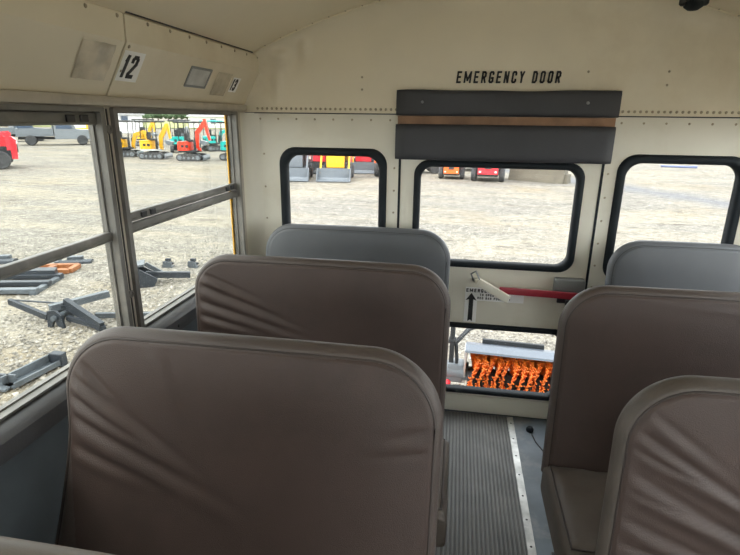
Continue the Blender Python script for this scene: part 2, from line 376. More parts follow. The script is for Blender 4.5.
# side walls ------------------------------------------------------------
def side(s):
    nm = 'left' if s < 0 else 'right'
    bm = B(); q = lambda y0, y1, z0, z1: [(y0, z0), (y1, z0), (y1, z1), (y0, z1)]
    plate(bm, q(YF, .0, -.06, 1.69), [q(a, b, ZS, ZT) for a, b in HOLES], 'X', s*W, s*(W+.03))
    wl = struct(fin(bm, 'wall_'+nm, POST))
    bm = B(); plate(bm, q(YF, .06, -.5, 1.69), [q(a-.018, b-(.03 if b > -.5 else .006), ZS-.01, ZT+.01) for a, b in HOLES], 'X', s*(W+.031), s*(W+.036))
    fin(bm, 'outer_skin', YELLOW, wl)
    bm = B(); xa, xb = sorted((s*(W-.006), s*W)); box(bm, xa, xb, YF, -.066, 0, .70); fin(bm, 'lower_panel', NAVY, wl)
    # centre joint of each post, and its screws
    bm = B(); b2 = B()
    for y in BOUNDS:
        xa, xb = sorted((s*(W-.002), s*(W+.002))); box(bm, xa, xb, y-.0025, y+.0025, ZS, ZT)
        for z in (.89, 1.375): lathe(b2, [(.012, 0), (.012, .004), (.006, .006), (.005, .002)], Matrix.Translation((s*(W-.001), y, z)) @ Matrix.Rotation(-s*pi/2, 4, 'Y'), 12)
    fin(bm, 'post_joint', DARKMETAL, wl); fin(b2, 'post_screws', ALU, wl, smooth=40, kind='stuff')
    # rail along the window heads
    bm = B(); xa, xb = sorted((s*(W-.018), s*W)); box(bm, xa, xb, YF, -.02, 1.437, 1.463, .004); fin(bm, 'head_rail', POST, wl, smooth=40)
    # padded sill trim
    bm = B(); pr = [(s*(W-.0), .69), (s*(W-.04), .692), (s*(W-.052), .702), (s*(W-.055), .72), (s*(W-.052), .745), (s*(W-.04), .758), (s*(W-.0), .767)]
    prism(bm, pr, 'Y', YF, -.07); sp = struct(fin(bm, 'trim_1' if s < 0 else 'trim_2', SILLM, smooth=35))
    b2 = B()
    for k in range(11): dome(b2, (s*(W-.055), -.4-.42*k, .725), (-s, 0, 0), .006, .5)
    fin(b2, 'trim_screws', DARKMETAL, sp, kind='stuff')
    bm = B(); box(bm, *sorted((s*(W-.008), s*(W+.02))), YF, -.1, .762, .771, .003); fin(bm, 'sill_lip', ALU, sp, smooth=40)
    # windows
    for i, (a, b) in enumerate(HOLES):
        bm = B(); X0, X1 = s*(W-.012), s*(W+.028)
        fw_ = .014
        ring(bm, rrect(a-.004, b+.004, ZS, ZT+.004, .004, 1), rrect(a+fw_, b-fw_, ZS+.004, ZT-.008, .003, 1), 'X', *( (X0, X1) ))
        # inner step of the sash channel
        ring(bm, rrect(a+fw_-.002, b-fw_+.002, ZS+.002, ZT-.006, .003, 1), rrect(a+fw_+.006, b-fw_-.006, ZS+.008, ZT-.012, .003, 1), 'X', s*(W+.012), s*(W+.027))
        wn = struct(fin(bm, 'window_%d' % (3+i+(0 if s < 0 else 5)), ALU))
        if i == 0: rails = [(1.068, 1.098, .002), (1.101, 1.13, .006)]; lat = 1.1155; lx = .006
        else: rails = [(1.064, 1.092, .004), (1.388, 1.42, .002)]; lat = 1.404; lx = .002
        for z0, z1, off in rails:
            bm = B(); box(bm, *sorted((s*(W+off), s*(W+off+.018))), a+.014, b-.014, z0, z1, .003); box(bm, *sorted((s*(W+off-.003), s*(W+off+.002))), a+.022, b-.022, z0+.003, z0+.008, .001)
            fin(bm, 'sash_rail', ALU, wn, smooth=40)
        for ly in (a+.09, b-.13, a+.14, b-.08):
            bm = B(); box(bm, *sorted((s*(W+lx-.006), s*(W+lx+.002))), ly, ly+.028, lat-.009, lat+.009, .002); fin(bm, 'latch', DARKMETAL, wn)
        zm = 1.1 if i == 0 else 1.078
        for z0, z1, off in ((zm, ZT-.012, .020), (ZS+.004, zm-.01, .014)):
            bm = B(); box(bm, *sorted((s*(W+off), s*(W+off+.003))), a+.012, b-.012, z0, z1); fin(bm, 'pane', GL if s < 0 else GLC, wn)
    # sloping panel over the windows
    prof = [(s*W, 1.462), (s*1.06, 1.60), (s*1.058, 1.666), (s*1.065, 1.671), (s*1.2, 1.671), (s*1.2, 1.462)]
    ops = []
    ends = [-.003, -.966, -1.89, -2.81, -3.73, YF]
    for k in range(5):
        bm = B(); prism(bm, prof, 'Y', ends[k+1]+.004, ends[k]-.004)
        op = fin(bm, 'overhead_panel', CREAM, wl); ops.append(op)
        b2 = B(); y = ends[k]-.03
        while y > ends[k+1]+.03: dome(b2, (s*1.057, y, 1.658), (-s, 0, 0), .0058, .6); y -= .118
        for z in (1.59, 1.53): dome(b2, (s*(1.14-(z-1.462)*.58), ends[k+1]+.02, z), (-s*.87, 0, -.5), .0055, .5)
        fin(b2, 'panel_rivets', RIVET, op, kind='stuff')
    bm = B(); box(bm, *sorted((s*1.2, s*1.145)), YF, -.01, 1.48, 1.672); fin(bm, 'panel_joint', DARKMETAL, wl)
    bm = B(); box(bm, *sorted((s*1.0585, s*1.09)), YF, -.03, 1.6725, 1.678); fin(bm, 'panel_top_gap', DARKMETAL, wl)
    return wl, ops
wall_l, ops = side(-1)
side(1)
# stickers on the left overhead panels: local frame of the sloping face
sl = Vector((.08, 0, .138)).normalized(); nv = Vector((.138, 0, -.08)).normalized(); P0 = Vector((-1.14, 0, 1.462))
def on_panel(y, h, lift=.0006): return Matrix.Translation(P0+sl*h+nv*lift+Vector((0, y, 0))) @ Matrix(((0, sl.x, nv.x, 0), (1, 0, 0, 0), (0, sl.z, nv.z, 0), (0, 0, 0, 1)))
def patch(name, y0, y1, h0, h1, m, par, lift=.0, th=.0015, crumple=0):
    bm = B(); mt = on_panel(0, 0, lift); n = 8
    V = [[bm.verts.new(mt @ Vector((y0+(y1-y0)*i/n, h0+(h1-h0)*j/n, th+crumple*(noise.noise((i*.7, j*.9, y0*9))+.3)))) for j in range(n+1)] for i in range(n+1)]
    for i in range(n):
        for j in range(n): bm.faces.new((V[i][j], V[i+1][j], V[i+1][j+1], V[i][j+1]))
    return fin(bm, name, m, par, smooth=True)
op0, op1 = ops[0], ops[1]
t = patch('number_sticker', -.958, -.862, .050, .138, WHITE, op0); t['label'] = 'white sticker with black number 12'
text('12', 'number', BLACK, t, on_panel(-.948, .060, .002), .068, .46, .14, .17, .08)
t = patch('number_sticker', -.238, -.166, .055, .118, WHITE, op0); t['label'] = 'white sticker with black number 13'
text('13', 'number', BLACK, t, on_panel(-.234, .062, .002), .050, .46, .14, .17, .08)
t = patch('scuffed_label', -.585, -.445, .062, .125, MIRR, op0, crumple=.001); t['label'] = 'scuffed silver label'
bm = B(); mt = on_panel(0, 0, .001); ring(bm, rrect(-.592, -.438, .056, .131, .003, 1), rrect(-.583, -.447, .064, .123, .003, 1), 'Y', 0, .002)
for v in bm.verts: v.co = mt @ Vector((v.co.x, v.co.z, v.co.y))
fin(bm, 'label_frame', GREYBOX, t)
patch('old_tape_patch', -.385, -.262, .035, .128, TAPE, op0, crumple=.002)
t = patch('old_tape_patch', -1.125, -1.0, .045, .145, TAPE, op1, crumple=.004); t['label'] = 'peeling clear tape patch'

# ceiling -----------------------------------------------------------------
ce = struct(thing('ceiling', (0, 0, 0), 'x x x x', 'x')); del ce['label'], ce['category']
ends = [-.068, -.966, -1.89, -2.81, -3.73, YF]
for k in range(5):
    bm = B(); n = 40; off = .004*(k % 2)
    A = []
    for y in (ends[k]+(.006 if k else 0), ends[k+1]-.006):
        A.append([[bm.verts.new((x, y, zroof(x)-off+dz)) for x in [-1.075+2.15*i/n for i in range(n+1)]] for dz in (0, .004)])
    for i in range(n):
        bm.faces.new((A[0][0][i], A[0][0][i+1], A[1][0][i+1], A[1][0][i])); bm.faces.new((A[0][1][i], A[0][1][i+1], A[1][1][i+1], A[1][1][i]))
        for e in (0, 1): bm.faces.new((A[e][0][i], A[e][0][i+1], A[e][1][i+1], A[e][1][i]))
    rp = fin(bm, 'roof_panel', CEIL, ce, smooth=30)
    b2 = B()
    for i in range(28):
        x = -1.0+2*i/27; dome(b2, (x, ends[k+1]+.03, zroof(x)-off), (0, 0, -1), .0055, .5)
    fin(b2, 'roof_rivets', CEIL, rp, kind='stuff')
bm = B(); n = 40
A = [[bm.verts.new((x, y, zroof(max(-1.2, min(1.2, x)))+.03)) for x in [-1.2+2.4*i/n for i in range(n+1)]] for y in (YF, .06)]
for i in range(n): bm.faces.new((A[0][i], A[0][i+1], A[1][i+1], A[1][i]))
fin(bm, 'roof_skin', YELLOW, ce)
bm = B(); A = [bm.verts.new((x, .055, z)) for x, z in [(-1.2, 1.4), (1.2, 1.4)]+[(x, zroof(x)+.03) for x in [1.2-2.4*i/20 for i in range(21)]]]; bm.faces.new(A)
fin(bm, 'rear_cap_skin', YELLOW, ce)
# front bulkhead with its windscreen opening (behind the camera)
bm = B(); plate(bm, [(-1.2, -.06), (1.2, -.06), (1.2, 1.95), (-1.2, 1.95)], [[(-1.05, .65), (1.05, .65), (1.05, 1.75), (-1.05, 1.75)]], 'Y', YF-.04, YF)
wf = struct(fin(bm, 'wall_front', CREAM))
bm = B(); box(bm, -1.05, 1.05, YF-.022, YF-.018, .65, 1.75); fin(bm, 'windscreen_pane', GLC, wf)
bm = B(); box(bm, -.03, .03, YF-.04, YF+.01, .65, 1.75); fin(bm, 'windscreen_post', RUBBER, wf)
# black fixture hanging from the roof by the back
fx = thing('ceiling_fixture', (.605, -.17, zroof(.605)-.004), 'small black round fixture hanging from the cream roof', 'fixture')
lathe_ = lambda prof, nm, m, par, n=18: fin(lathe(B(), prof, None, n), nm, m, par, smooth=40)
lathe_([(.0, .004), (.045, .004), (.045, -.006), (.03, -.014), (.0, -.014)], 'base', DARKMETAL, fx)
lathe_([(.0, -.012), (.028, -.014), (.034, -.026), (.03, -.04), (.016, -.05), (.0, -.052)], 'knob', RUBBER, fx)
for s in (-1, 1):
    bm = B(); lathe(bm, [(0, 0), (.014, 0), (.014, -.022), (.008, -.028), (0, -.028)], Matrix.Translation((s*.034, 0, -.008)), 12); fin(bm, 'screw_boss', DARKMETAL, fx, smooth=40)
# stray screw and wire on the floor
bm = B(); tube(bm, [(.245, -.14, .006), (.255, -.2, .004), (.285, -.28, .004), (.34, -.36, .004), (.4, -.42, .004)], .0025, 6)
tag(fin(bm, 'wire', DARKMETAL), 'thin dark wire lying on blue-grey floor beside metal strip', 'wire')
bm = B(); lathe(bm, [(0, 0), (.016, 0), (.018, .012), (.012, .022), (0, .024)], Matrix.Translation((.24, -.11, 0)), 12)
tag(fin(bm, 'floor_plug', RUBBER, smooth=40), 'small black rubber plug on floor by the emergency door', 'plug')

# ================================================================== SEATS
def folds_fn(folds):
    def f(x, z):
        h = 0
        for (fx_, fz, ang, ln, wd, amp) in folds:
            dx, dz = x-fx_, z-fz; u = dx*cos(ang)+dz*sin(ang); v = -dx*sin(ang)+dz*cos(ang)+.10*u*u
            if -.03 < u < ln:
                e = sin(pi*min(1, max(0, (u+.03)/(ln+.03)))**.7); h += amp*e*(math.exp(-(v/wd)**2)-.75*math.exp(-((v-1.35*wd)/(.55*wd))**2))
        return h
    return f
def make_seat(x0, x1, y, top, m, m2, label, group, folds=(), rad=.13, lean=.05, zb=.33, wallside=-1, T=.085, cw=0, flare=0, bandm=None):
    t = thing('bus_seat', ((x0+x1)/2, y, 0), label, 'seat', group)
    w_ = (x1-x0)/2; ff = folds_fn(folds); band = .017
    nz_, nx_ = (120, 150) if len(folds) > 2 else (74, 84)
    def halfw(z):
        k = z-(top-rad)
        return w_ if k <= 0 else w_-rad+sqrt(max(0, rad*rad-k*k))
    def dist(x, z):
        ax = abs(x)
        if z > top-rad and ax > w_-rad: return rad-sqrt((ax-w_+rad)**2+(z-top+rad)**2)
        return min(w_-ax, top-z)
    def crown(x): return .004*(1-(x/w_)**2)
    def surf(x, z, side_):
        d = max(0, dist(x, z)); r = .026
        e = min(1, d/r); p = sqrt(max(0, 1-(1-e)**2))
        bul = min(1, d/.16); off = T/2*(.6*p+.4*(bul*(2-bul)))
        if side_ < 0:
            g = 0 if d < .02 else min(1, (d-.02)/.03)
            off += g*(1.3*ff(x, z)+.0012*noise.noise((x*5, z*5, y*7)))-.0035*math.exp(-((d-band)/.005)**2)
        yy = side_*off+lean*(z-top)
        return yy
    bm = B(); G = {}
    for sd_ in (-1, 1):
        for j in range(nz_+1):
            q = j/nz_; q = 1-(1-q)**1.8; z = zb+(top-zb)*q; hw = halfw(z)
            for i in range(nx_+1):
                s_ = -cos(pi*i/nx_)*.65+(2*i/nx_-1)*.35; x = s_*hw
                edge = i in (0, nx_) or j == nz_
                if edge and sd_ == 1: G[1, j, i] = G[-1, j, i]; continue
                zz = z+crown(x)*(q**2)
                fl = flare*min(1, max(0, (.74-z)/.36))**1.3*min(0, x/w_)
                G[sd_, j, i] = bm.verts.new((x+fl, surf(x, z, sd_), zz))
        for j in range(nz_):
            for i in range(nx_):
                try: bm.faces.new((G[sd_, j, i], G[sd_, j, i+1], G[sd_, j+1, i+1], G[sd_, j+1, i]))
                except ValueError: pass
    bmesh.ops.remove_doubles(bm, verts=bm.verts, dist=1e-5)
    for f in bm.faces:
        c = f.calc_center_median()
        f.material_index = 1 if dist(c.x, c.z) < band and c.z > zb+.02 else 0
    br = fin(bm, 'backrest', m, t, smooth=True); br.data.materials.append(bandm or m2)
    # sewn seam round the front panel
    pts = []; b_ = band
    zs = [zb+.005+(top-rad-zb)*k/14 for k in range(15)]
    for z in zs: pts.append((-w_+b_, z))
    for k in range(1, 11): a = pi-pi/2*k/10; pts.append((-w_+rad+(rad-b_)*cos(a), top-rad+(rad-b_)*sin(a)))
    for k in range(1, 24): pts.append((-w_+rad+(2*w_-2*rad)*k/24, top-b_))
    for k in range(0, 11): a = pi/2-pi/2*k/10; pts.append((w_-rad+(rad-b_)*cos(a), top-rad+(rad-b_)*sin(a)))
    for z in zs[::-1]: pts.append((w_-b_, z))
    bm = B(); tube(bm, [(x+flare*min(1, max(0, (.74-z)/.36))**1.3*min(0, x/w_), surf(x, z, -1)+.0005, z+crown(x)*((1-(1-min(1,max(0,1-(1-(z-zb)/(top-zb))**(1/1.8))))**1.8))**2) for x, z in pts], 0.0024, 6)
    fin(bm, 'piping', SEAMM if m is BROWN else SEAMG if m is GREY else m2, t, smooth=True)
    # cushion
    bm = B(); D = .37; zc0, zc1 = .235, .385; n1, n2 = 30, 26
    def cs(u, v, sgn):
        x = u*(w_-.002+cw); yy = -D/2+v*D/2
        d = min((1-abs(u))*(w_), (1-abs(v))*D/2); e = min(1, d/.05); p = sqrt(max(0, 1-(1-e)**2))
        hz = (zc1-zc0)/2
        return Vector((x, yy-.015+lean*(zb-top), (zc0+zc1)/2+sgn*hz*(.42+.58*p)+(.012*cos(u*pi/2)*cos(v*pi/2)+.007*noise.noise((x*11, yy*11, y))+.003*noise.noise((x*34, yy*20, y)) if sgn > 0 else 0)))
    G = {}
    for sg in (1, -1):
        for i in range(n1+1):
            for j in range(n2+1):
                G[sg, i, j] = bm.verts.new(cs(-cos(pi*i/n1), -cos(pi*j/n2), sg))
        for i in range(n1):
            for j in range(n2): bm.faces.new((G[sg, i, j], G[sg, i+1, j], G[sg, i+1, j+1], G[sg, i, j+1]))
    for i in range(n1):
        for j in (0, n2): bm.faces.new((G[1, i, j], G[1, i+1, j], G[-1, i+1, j], G[-1, i, j]))
    for j in range(n2):
        for i in (0, n1): bm.faces.new((G[1, i, j], G[1, i, j+1], G[-1, i, j+1], G[-1, i, j]))
    fin(bm, 'cushion', CUSHM if m is BROWN else m, t, smooth=50)
    cp = [cs(u, v, 1)+Vector((0, 0, .001)) for u, v in [(-.965+1.93*k/30, -.9) for k in range(30)]+[(.965, -.9+1.8*k/16) for k in range(16)]+[(.965-1.93*k/30, .9) for k in range(30)]+[(-.965, .9-1.8*k/16) for k in range(16)]]
    bm = B(); tube(bm, cp, .003, 6, closed=True); fin(bm, 'cushion_piping', SEAMM if m is BROWN else SEAMG if m is GREY else m2, t, smooth=True)
    # steel frame: rails, aisle-side legs, wall bracket
    a_ = -wallside; yo = lean*(zb-top)
    bm = B()
    for yy in (-.34, -.03): tube(bm, [(-w_+.03, yo+yy, .222), (w_-.03, yo+yy, .222)], .0125, 8)
    for sx in (-1, 1): tube(bm, [(sx*(w_-.05), yo-.34, .222), (sx*(w_-.05), yo-.03, .222), (sx*(w_-.05), yo+.0, .36)], .0125, 8)
    fin(bm, 'seat_frame', TUBE, t, smooth=40)
    for yy in (-.33, -.02):
        bm = B(); lx = a_*(w_-.10); tube(bm, [(lx, yo+yy, .222), (lx, yo+yy*1.03, .03), (lx, yo+yy*1.05, .006)], [.0125, .0125, .016], 8); box(bm, lx-.03, lx+.03, yo+yy*1.05-.025, yo+yy*1.05+.025, 0, .006)
        fin(bm, 'leg', TUBE, t, smooth=40)
    bm = B(); wx = wallside*(w_-.02); box(bm, wx-.03, wx+.03, yo-.35, yo-.01, .185, .212, .004); fin(bm, 'wall_bracket', TUBE, t)
    return t
R1 = RAD(-22)
make_seat(-1.022, -.170, -1.380, .966, BROWN, BROWN2, 'brown vinyl bus seat with a creased backrest beside the wide front window', 'bus seats',
   [(-.45, .93, RAD(-38), .28, .016, .006), (-.46, .88, RAD(-30), .46, .018, .007), (-.455, .82, RAD(-24), .34, .016, .006), (-.455, .76, RAD(-20), .50, .020, .006), (-.455, .69, RAD(-14), .3, .016, .004), (-.2, .94, RAD(-60), .2, .02, .003), (.45, .86, RAD(200), .16, .014, .003), (.45, .80, RAD(190), .2, .014, .003)], rad=.15, lean=.13, flare=.075)
make_seat(-1.052, -.168, -.735, .963, BROWN, BROWN2, 'brown vinyl bus seat with wrinkled backrest in front of the grey one', 'bus seats',
   [(-.45, .90, RAD(-18), .30, .013, .006), (-.455, .85, RAD(-16), .46, .016, .006), (-.455, .79, RAD(-12), .5, .016, .006), (-.455, .74, RAD(-8), .3, .014, .005), (-.455, .68, RAD(-4), .4, .016, .004)], cw=.026)
make_seat(-1.015, -.180, -.145, .956, GREY, GREY2, 'smooth grey vinyl bus seat under the small square rear window', 'bus seats', [])
make_seat(-1.06, -.30, -1.955, .968, TANSEAT, TANSEAT, 'brown vinyl bus seat showing only its pale top edge by the side wall', 'bus seats', [])
make_seat(.152, 1.078, -1.405, .973, BROWN, BROWN2, 'brown vinyl bus seat with deep slanting creases across its backrest', 'bus seats',
   [(-.45, .915, RAD(-34), .22, .013, .004), (-.455, .868, RAD(-30), .42, .012, .006), (-.44, .825, RAD(-22), .25, .010, .004), (-.455, .775, RAD(-27), .62, .016, .0065), (-.43, .735, RAD(-17), .28, .010, .004), (-.455, .672, RAD(-20), .5, .015, .006), (-.44, .615, RAD(-10), .26, .012, .0045), (-.455, .575, RAD(-15), .45, .018, .005), (-.12, .90, RAD(-33), .35, .018, .004), (.02, .76, RAD(-24), .4, .022, .004)], wallside=1, bandm=BANDM)
make_seat(.152, 1.078, -.815, .956, BROWN, BROWN2, 'brown vinyl bus seat with smooth taut backrest and low cushion beside the aisle strip', 'bus seats',
   [(-.3, .93, RAD(-3), .5, .012, .0015)], wallside=1)
make_seat(.455, 1.02, -.165, .956, GREY, GREY2, 'narrow smooth grey vinyl bus seat beside the emergency door', 'bus seats', [], rad=.12, wallside=1)

# ================================================================== THE YARD OUTSIDE
GZ = -1.0
def gravel_mat():
    m = bpy.data.materials.new('gravel_ground'); m.use_nodes = True; nt = m.node_tree; N = nt.nodes; L = nt.links; b = N['Principled BSDF']
    b.inputs['Roughness'].default_value = .95; b.inputs['Specular IOR Level'].default_value = .1
    tc = N.new('ShaderNodeTexCoord')
    def nz(sc, det, ro=.6, vec=None, st=None):
        n = N.new('ShaderNodeTexNoise'); n.inputs['Scale'].default_value = sc; n.inputs['Detail'].default_value = det; n.inputs['Roughness'].default_value = ro
        if st:
            mp = N.new('ShaderNodeMapping'); mp.inputs['Scale'].default_value = st; L.new(tc.outputs['Object'], mp.inputs[0]); L.new(mp.outputs[0], n.inputs['Vector'])
        else: L.new(tc.outputs['Object'], n.inputs['Vector'])
        return n.outputs[0]
    def mix(f, a, c, lo, hi):
        mr = N.new('ShaderNodeMapRange'); mr.inputs[1].default_value = lo; mr.inputs[2].default_value = hi; L.new(f, mr.inputs[0])
        mx = N.new('ShaderNodeMix'); mx.data_type = 'RGBA'; L.new(mr.outputs[0], mx.inputs[0])
        for k, q in ((6, a), (7, c)):
            if isinstance(q, tuple): mx.inputs[k].default_value = (*q, 1)
            else: L.new(q, mx.inputs[k])
        return mx.outputs[2]
    base = mix(nz(30, 6, .75), (.085, .078, .066), (.33, .31, .275), .38, .62)
    tracks = mix(nz(.5, 8, .7, st=(.5, 1.8, 1)), base, (.27, .243, .195), .46, .60)      # tyre-worn tan bands along the yard
    tan = mix(nz(.16, 8, .7), tracks, (.24, .20, .14), .54, .68)
    dark = mix(nz(1.3, 8, .75, st=(.8, 1.7, 1)), tan, (.12, .106, .085), .54, .70)
    # darker blue-grey strip crossing the yard on the far right
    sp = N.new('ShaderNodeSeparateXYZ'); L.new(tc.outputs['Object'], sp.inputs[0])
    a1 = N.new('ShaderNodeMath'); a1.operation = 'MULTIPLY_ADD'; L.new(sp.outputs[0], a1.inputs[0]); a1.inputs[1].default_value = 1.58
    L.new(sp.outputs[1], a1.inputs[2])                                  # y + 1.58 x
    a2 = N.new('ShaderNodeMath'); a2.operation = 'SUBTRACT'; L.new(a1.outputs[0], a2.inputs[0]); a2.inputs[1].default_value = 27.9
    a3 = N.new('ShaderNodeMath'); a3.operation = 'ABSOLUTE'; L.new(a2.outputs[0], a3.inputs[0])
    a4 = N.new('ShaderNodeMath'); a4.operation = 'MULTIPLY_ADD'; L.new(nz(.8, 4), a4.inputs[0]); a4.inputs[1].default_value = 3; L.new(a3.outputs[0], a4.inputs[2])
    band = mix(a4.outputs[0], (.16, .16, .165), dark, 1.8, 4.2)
    spk = mix(nz(5, 10, .9), (.115, .10, .08), (1, 1, 1), .36, .56)
    mul = N.new('ShaderNodeMix'); mul.data_type = 'RGBA'; mul.blend_type = 'MULTIPLY'; mul.inputs[0].default_value = .7; L.new(band, mul.inputs[6]); L.new(spk, mul.inputs[7])
    gn = N.new('ShaderNodeMix'); gn.data_type = 'RGBA'; gn.blend_type = 'MULTIPLY'; gn.inputs[0].default_value = 1; L.new(mul.outputs[2], gn.inputs[6]); gn.inputs[7].default_value = (1.36, 1.36, 1.36, 1)
    L.new(gn.outputs[2], b.inputs['Base Color'])
    vo = N.new('ShaderNodeTexVoronoi'); vo.inputs['Scale'].default_value = 26; L.new(tc.outputs['Object'], vo.inputs['Vector'])
    bp = N.new('ShaderNodeBump'); bp.inputs['Strength'].default_value = .8; bp.inputs['Distance'].default_value = .03; bp.invert = True
    L.new(vo.outputs['Distance'], bp.inputs['Height']); L.new(bp.outputs[0], b.inputs['Normal'])
    return m
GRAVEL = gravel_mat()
bm = B()
xs = [-600, -200, -80]+[-60+3*i for i in range(41)]+[80, 200, 600]; ys = [-200, -60, -20]+[-8+3*i for i in range(34)]+[110, 150, 200, 300, 800]
V = [[bm.verts.new((x, y, GZ+(.05*noise.noise((x*.21, y*.33, 1)) if abs(x) < 60 and -8 < y < 90 and abs(x)+abs(y) > 9 else 0))) for y in ys] for x in xs]
for i in range(len(xs)-1):
    for j in range(len(ys)-1): bm.faces.new((V[i][j], V[i+1][j], V[i+1][j+1], V[i][j+1]))
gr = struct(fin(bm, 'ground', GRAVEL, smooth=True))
STONE = mat('stone', (.27, .25, .22), .9, var=.75, vscale=14, spec=.1)
bm = B(); rnd = random.Random(3)
def stone(x, y, r):
    c = Vector((x, y, GZ)); a = rnd.random()*6.28
    P = [c+Vector((cos(a+k*pi/2)*r*rnd.uniform(.7, 1.2), sin(a+k*pi/2)*r*rnd.uniform(.7, 1.2), r*rnd.uniform(0, .35))) for k in range(4)]
    t_ = [bm.verts.new(p) for p in P]; u_ = bm.verts.new(c+Vector((rnd.uniform(-.3, .3)*r, rnd.uniform(-.3, .3)*r, r*rnd.uniform(.6, .95))))
    for k in range(4): bm.faces.new((t_[k], t_[(k+1) % 4], u_))
for k in range(16000):
    x = -2.6-rnd.random()**1.3*6; y = rnd.uniform(-.2, 8); stone(x, y, rnd.uniform(.010, .034))
for k in range(8000):
    stone(rnd.uniform(-1.2, 3.2), .8+rnd.random()**1.3*6, rnd.uniform(.010, .03))
fin(bm, 'loose_gravel', STONE, gr, kind='stuff')

# ---- far backdrop
GRASS = mat('dry_grass', (.26, .27, .10), .95, var=.35, vscale=.15)
bm = B(); prism(bm, [(-190, 75), (-30, 95), (-20, 200), (-260, 200)], 'Z', GZ+.08, GZ+.12); struct(fin(bm, 'field', GRASS))
WALLW = mat('white_siding', (.72, .72, .72), .6, var=.05); ROOFG = mat('grey_roof', (.42, .42, .43), .5, var=.1); GLASSD = mat('dark_window', (.06, .09, .14), .2, var=.1)
def shed(name, loc, rz, L_, D_, H_, rise, label, wins):
    t = thing(name, loc, label, 'building', None, rz)
    bm = B(); prism(bm, [(-D_/2, 0), (D_/2, 0), (D_/2, H_), (0, H_+rise), (-D_/2, H_)], 'X', -L_/2, L_/2); fin(bm, 'wall', WALLW, t)
    for s in (-1, 1):
        bm = B(); prism(bm, [(s*(D_/2+.3), H_-.1), (0, H_+rise+.05), (0, H_+rise+.2), (s*(D_/2+.3), H_+.05)], 'X', -L_/2-.3, L_/2+.3); fin(bm, 'roof', ROOFG, t)
    for (x, z, ww, wh) in wins:
        bm = B(); box(bm, x-ww/2, x+ww/2, -D_/2-.06, -D_/2+.02, z-wh/2, z+wh/2); f = fin(bm, 'window', ROOFG, t)
        bm = B(); box(bm, x-ww/2+.1, x+ww/2-.1, -D_/2-.09, -D_/2-.05, z-wh/2+.1, z+wh/2-.1); fin(bm, 'pane', GLASSD, f)
    return t
shed('white_building', (-49.6, 66, GZ), RAD(40), 9, 7, 2.5, 1.5, 'white gabled building with grey roof beyond the excavators', [(-3, 1.9, 1.0, .9), (2.2, 1.9, 1.0, .9)])
shed('long_building', (-37.5, 104, GZ), RAD(8), 34, 9, 2.3, .6, 'long low white shed on the horizon behind the turquoise excavators', [(-12, 1.4, 1.2, 1), (-6, 1.4, 1.2, 1), (0, 1.4, 1.2, 1), (6, 1.4, 1.2, 1)])
LEAF = mat('tree_leaves', (.075, .115, .06), .9, var=.5, vscale=.8, spec=.1); BARK = mat('bark', (.12, .09, .07), .9)
def tree(x, y, h, wd, label):
    t = thing('tree', (x, y, GZ), label, 'tree', 'trees along the far field')
    bm = B(); rn = random.Random(int(x*7+y))
    for k in range(9):
        c = Vector((rn.uniform(-.36, .36)*wd, rn.uniform(-.3, .3)*wd, h*rn.uniform(.45, .8))); r = h*rn.uniform(.2, .3)
        q = bmesh.ops.create_icosphere(bm, subdivisions=2, radius=r)
        for v in q['verts']: v.co = c+v.co*(1+.28*noise.noise(v.co*1.3+c))
    fin(bm, 'crown', LEAF, t)
    bm = B(); tube(bm, [(0, 0, 0), (0, 0, h*.6)], [.35, .2], 7); fin(bm, 'trunk', BARK, t)
TREES = [(-146.4, 230, 3.8, 4.5), (-138.2, 222, 4.5, 5.0), (-145.1, 238, 4.3, 4.0), (-132.8, 226, 3.9, 5.0), (-137.9, 240, 3.7, 4.0), (-128.6, 230, 4.2, 4.5), (-121.1, 222, 4.9, 4.5), (-158.7, 244, 3.0, 4.0)]
for i, (x, y, h, wd) in enumerate(TREES): tree(x, y, h, wd, 'rounded dark green tree on the horizon beyond the dry field')

# ---- machines: shared paints
def paint(name, c, r=.35): return mat('paint_'+name, c, r, var=.06, vscale=3)
P_YEL = paint('yellow', (.85, .47, .02)); P_RED = paint('red', (.82, .055, .02)); P_TEAL = paint('turquoise', (.0, .44, .40)); P_ORG = paint('orange', (.88, .16, .02))
P_GRY = paint('grey', (.16, .18, .20)); P_LGT = paint('light_grey', (.55, .56, .56)); P_DRK = paint('charcoal', (.022, .025, .028), .6); P_CRIM = paint('crimson', (.75, .03, .045))
TYRE = mat('tyre', (.05, .052, .055), .8, var=.2); HUB = mat('hub', (.45, .44, .42), .5, var=.2); LAMP = mat('lamp_lens', (.8, .8, .78), .2)
STEEL = mat('attachment_steel', (.035, .042, .052), .45, .3, var=.25, vscale=6); STEEL2 = mat('worn_steel', (.10, .115, .13), .45, .3, var=.25, vscale=6); RUST = mat('rusty_orange', (.26, .10, .035), .6, var=.3, vscale=5)
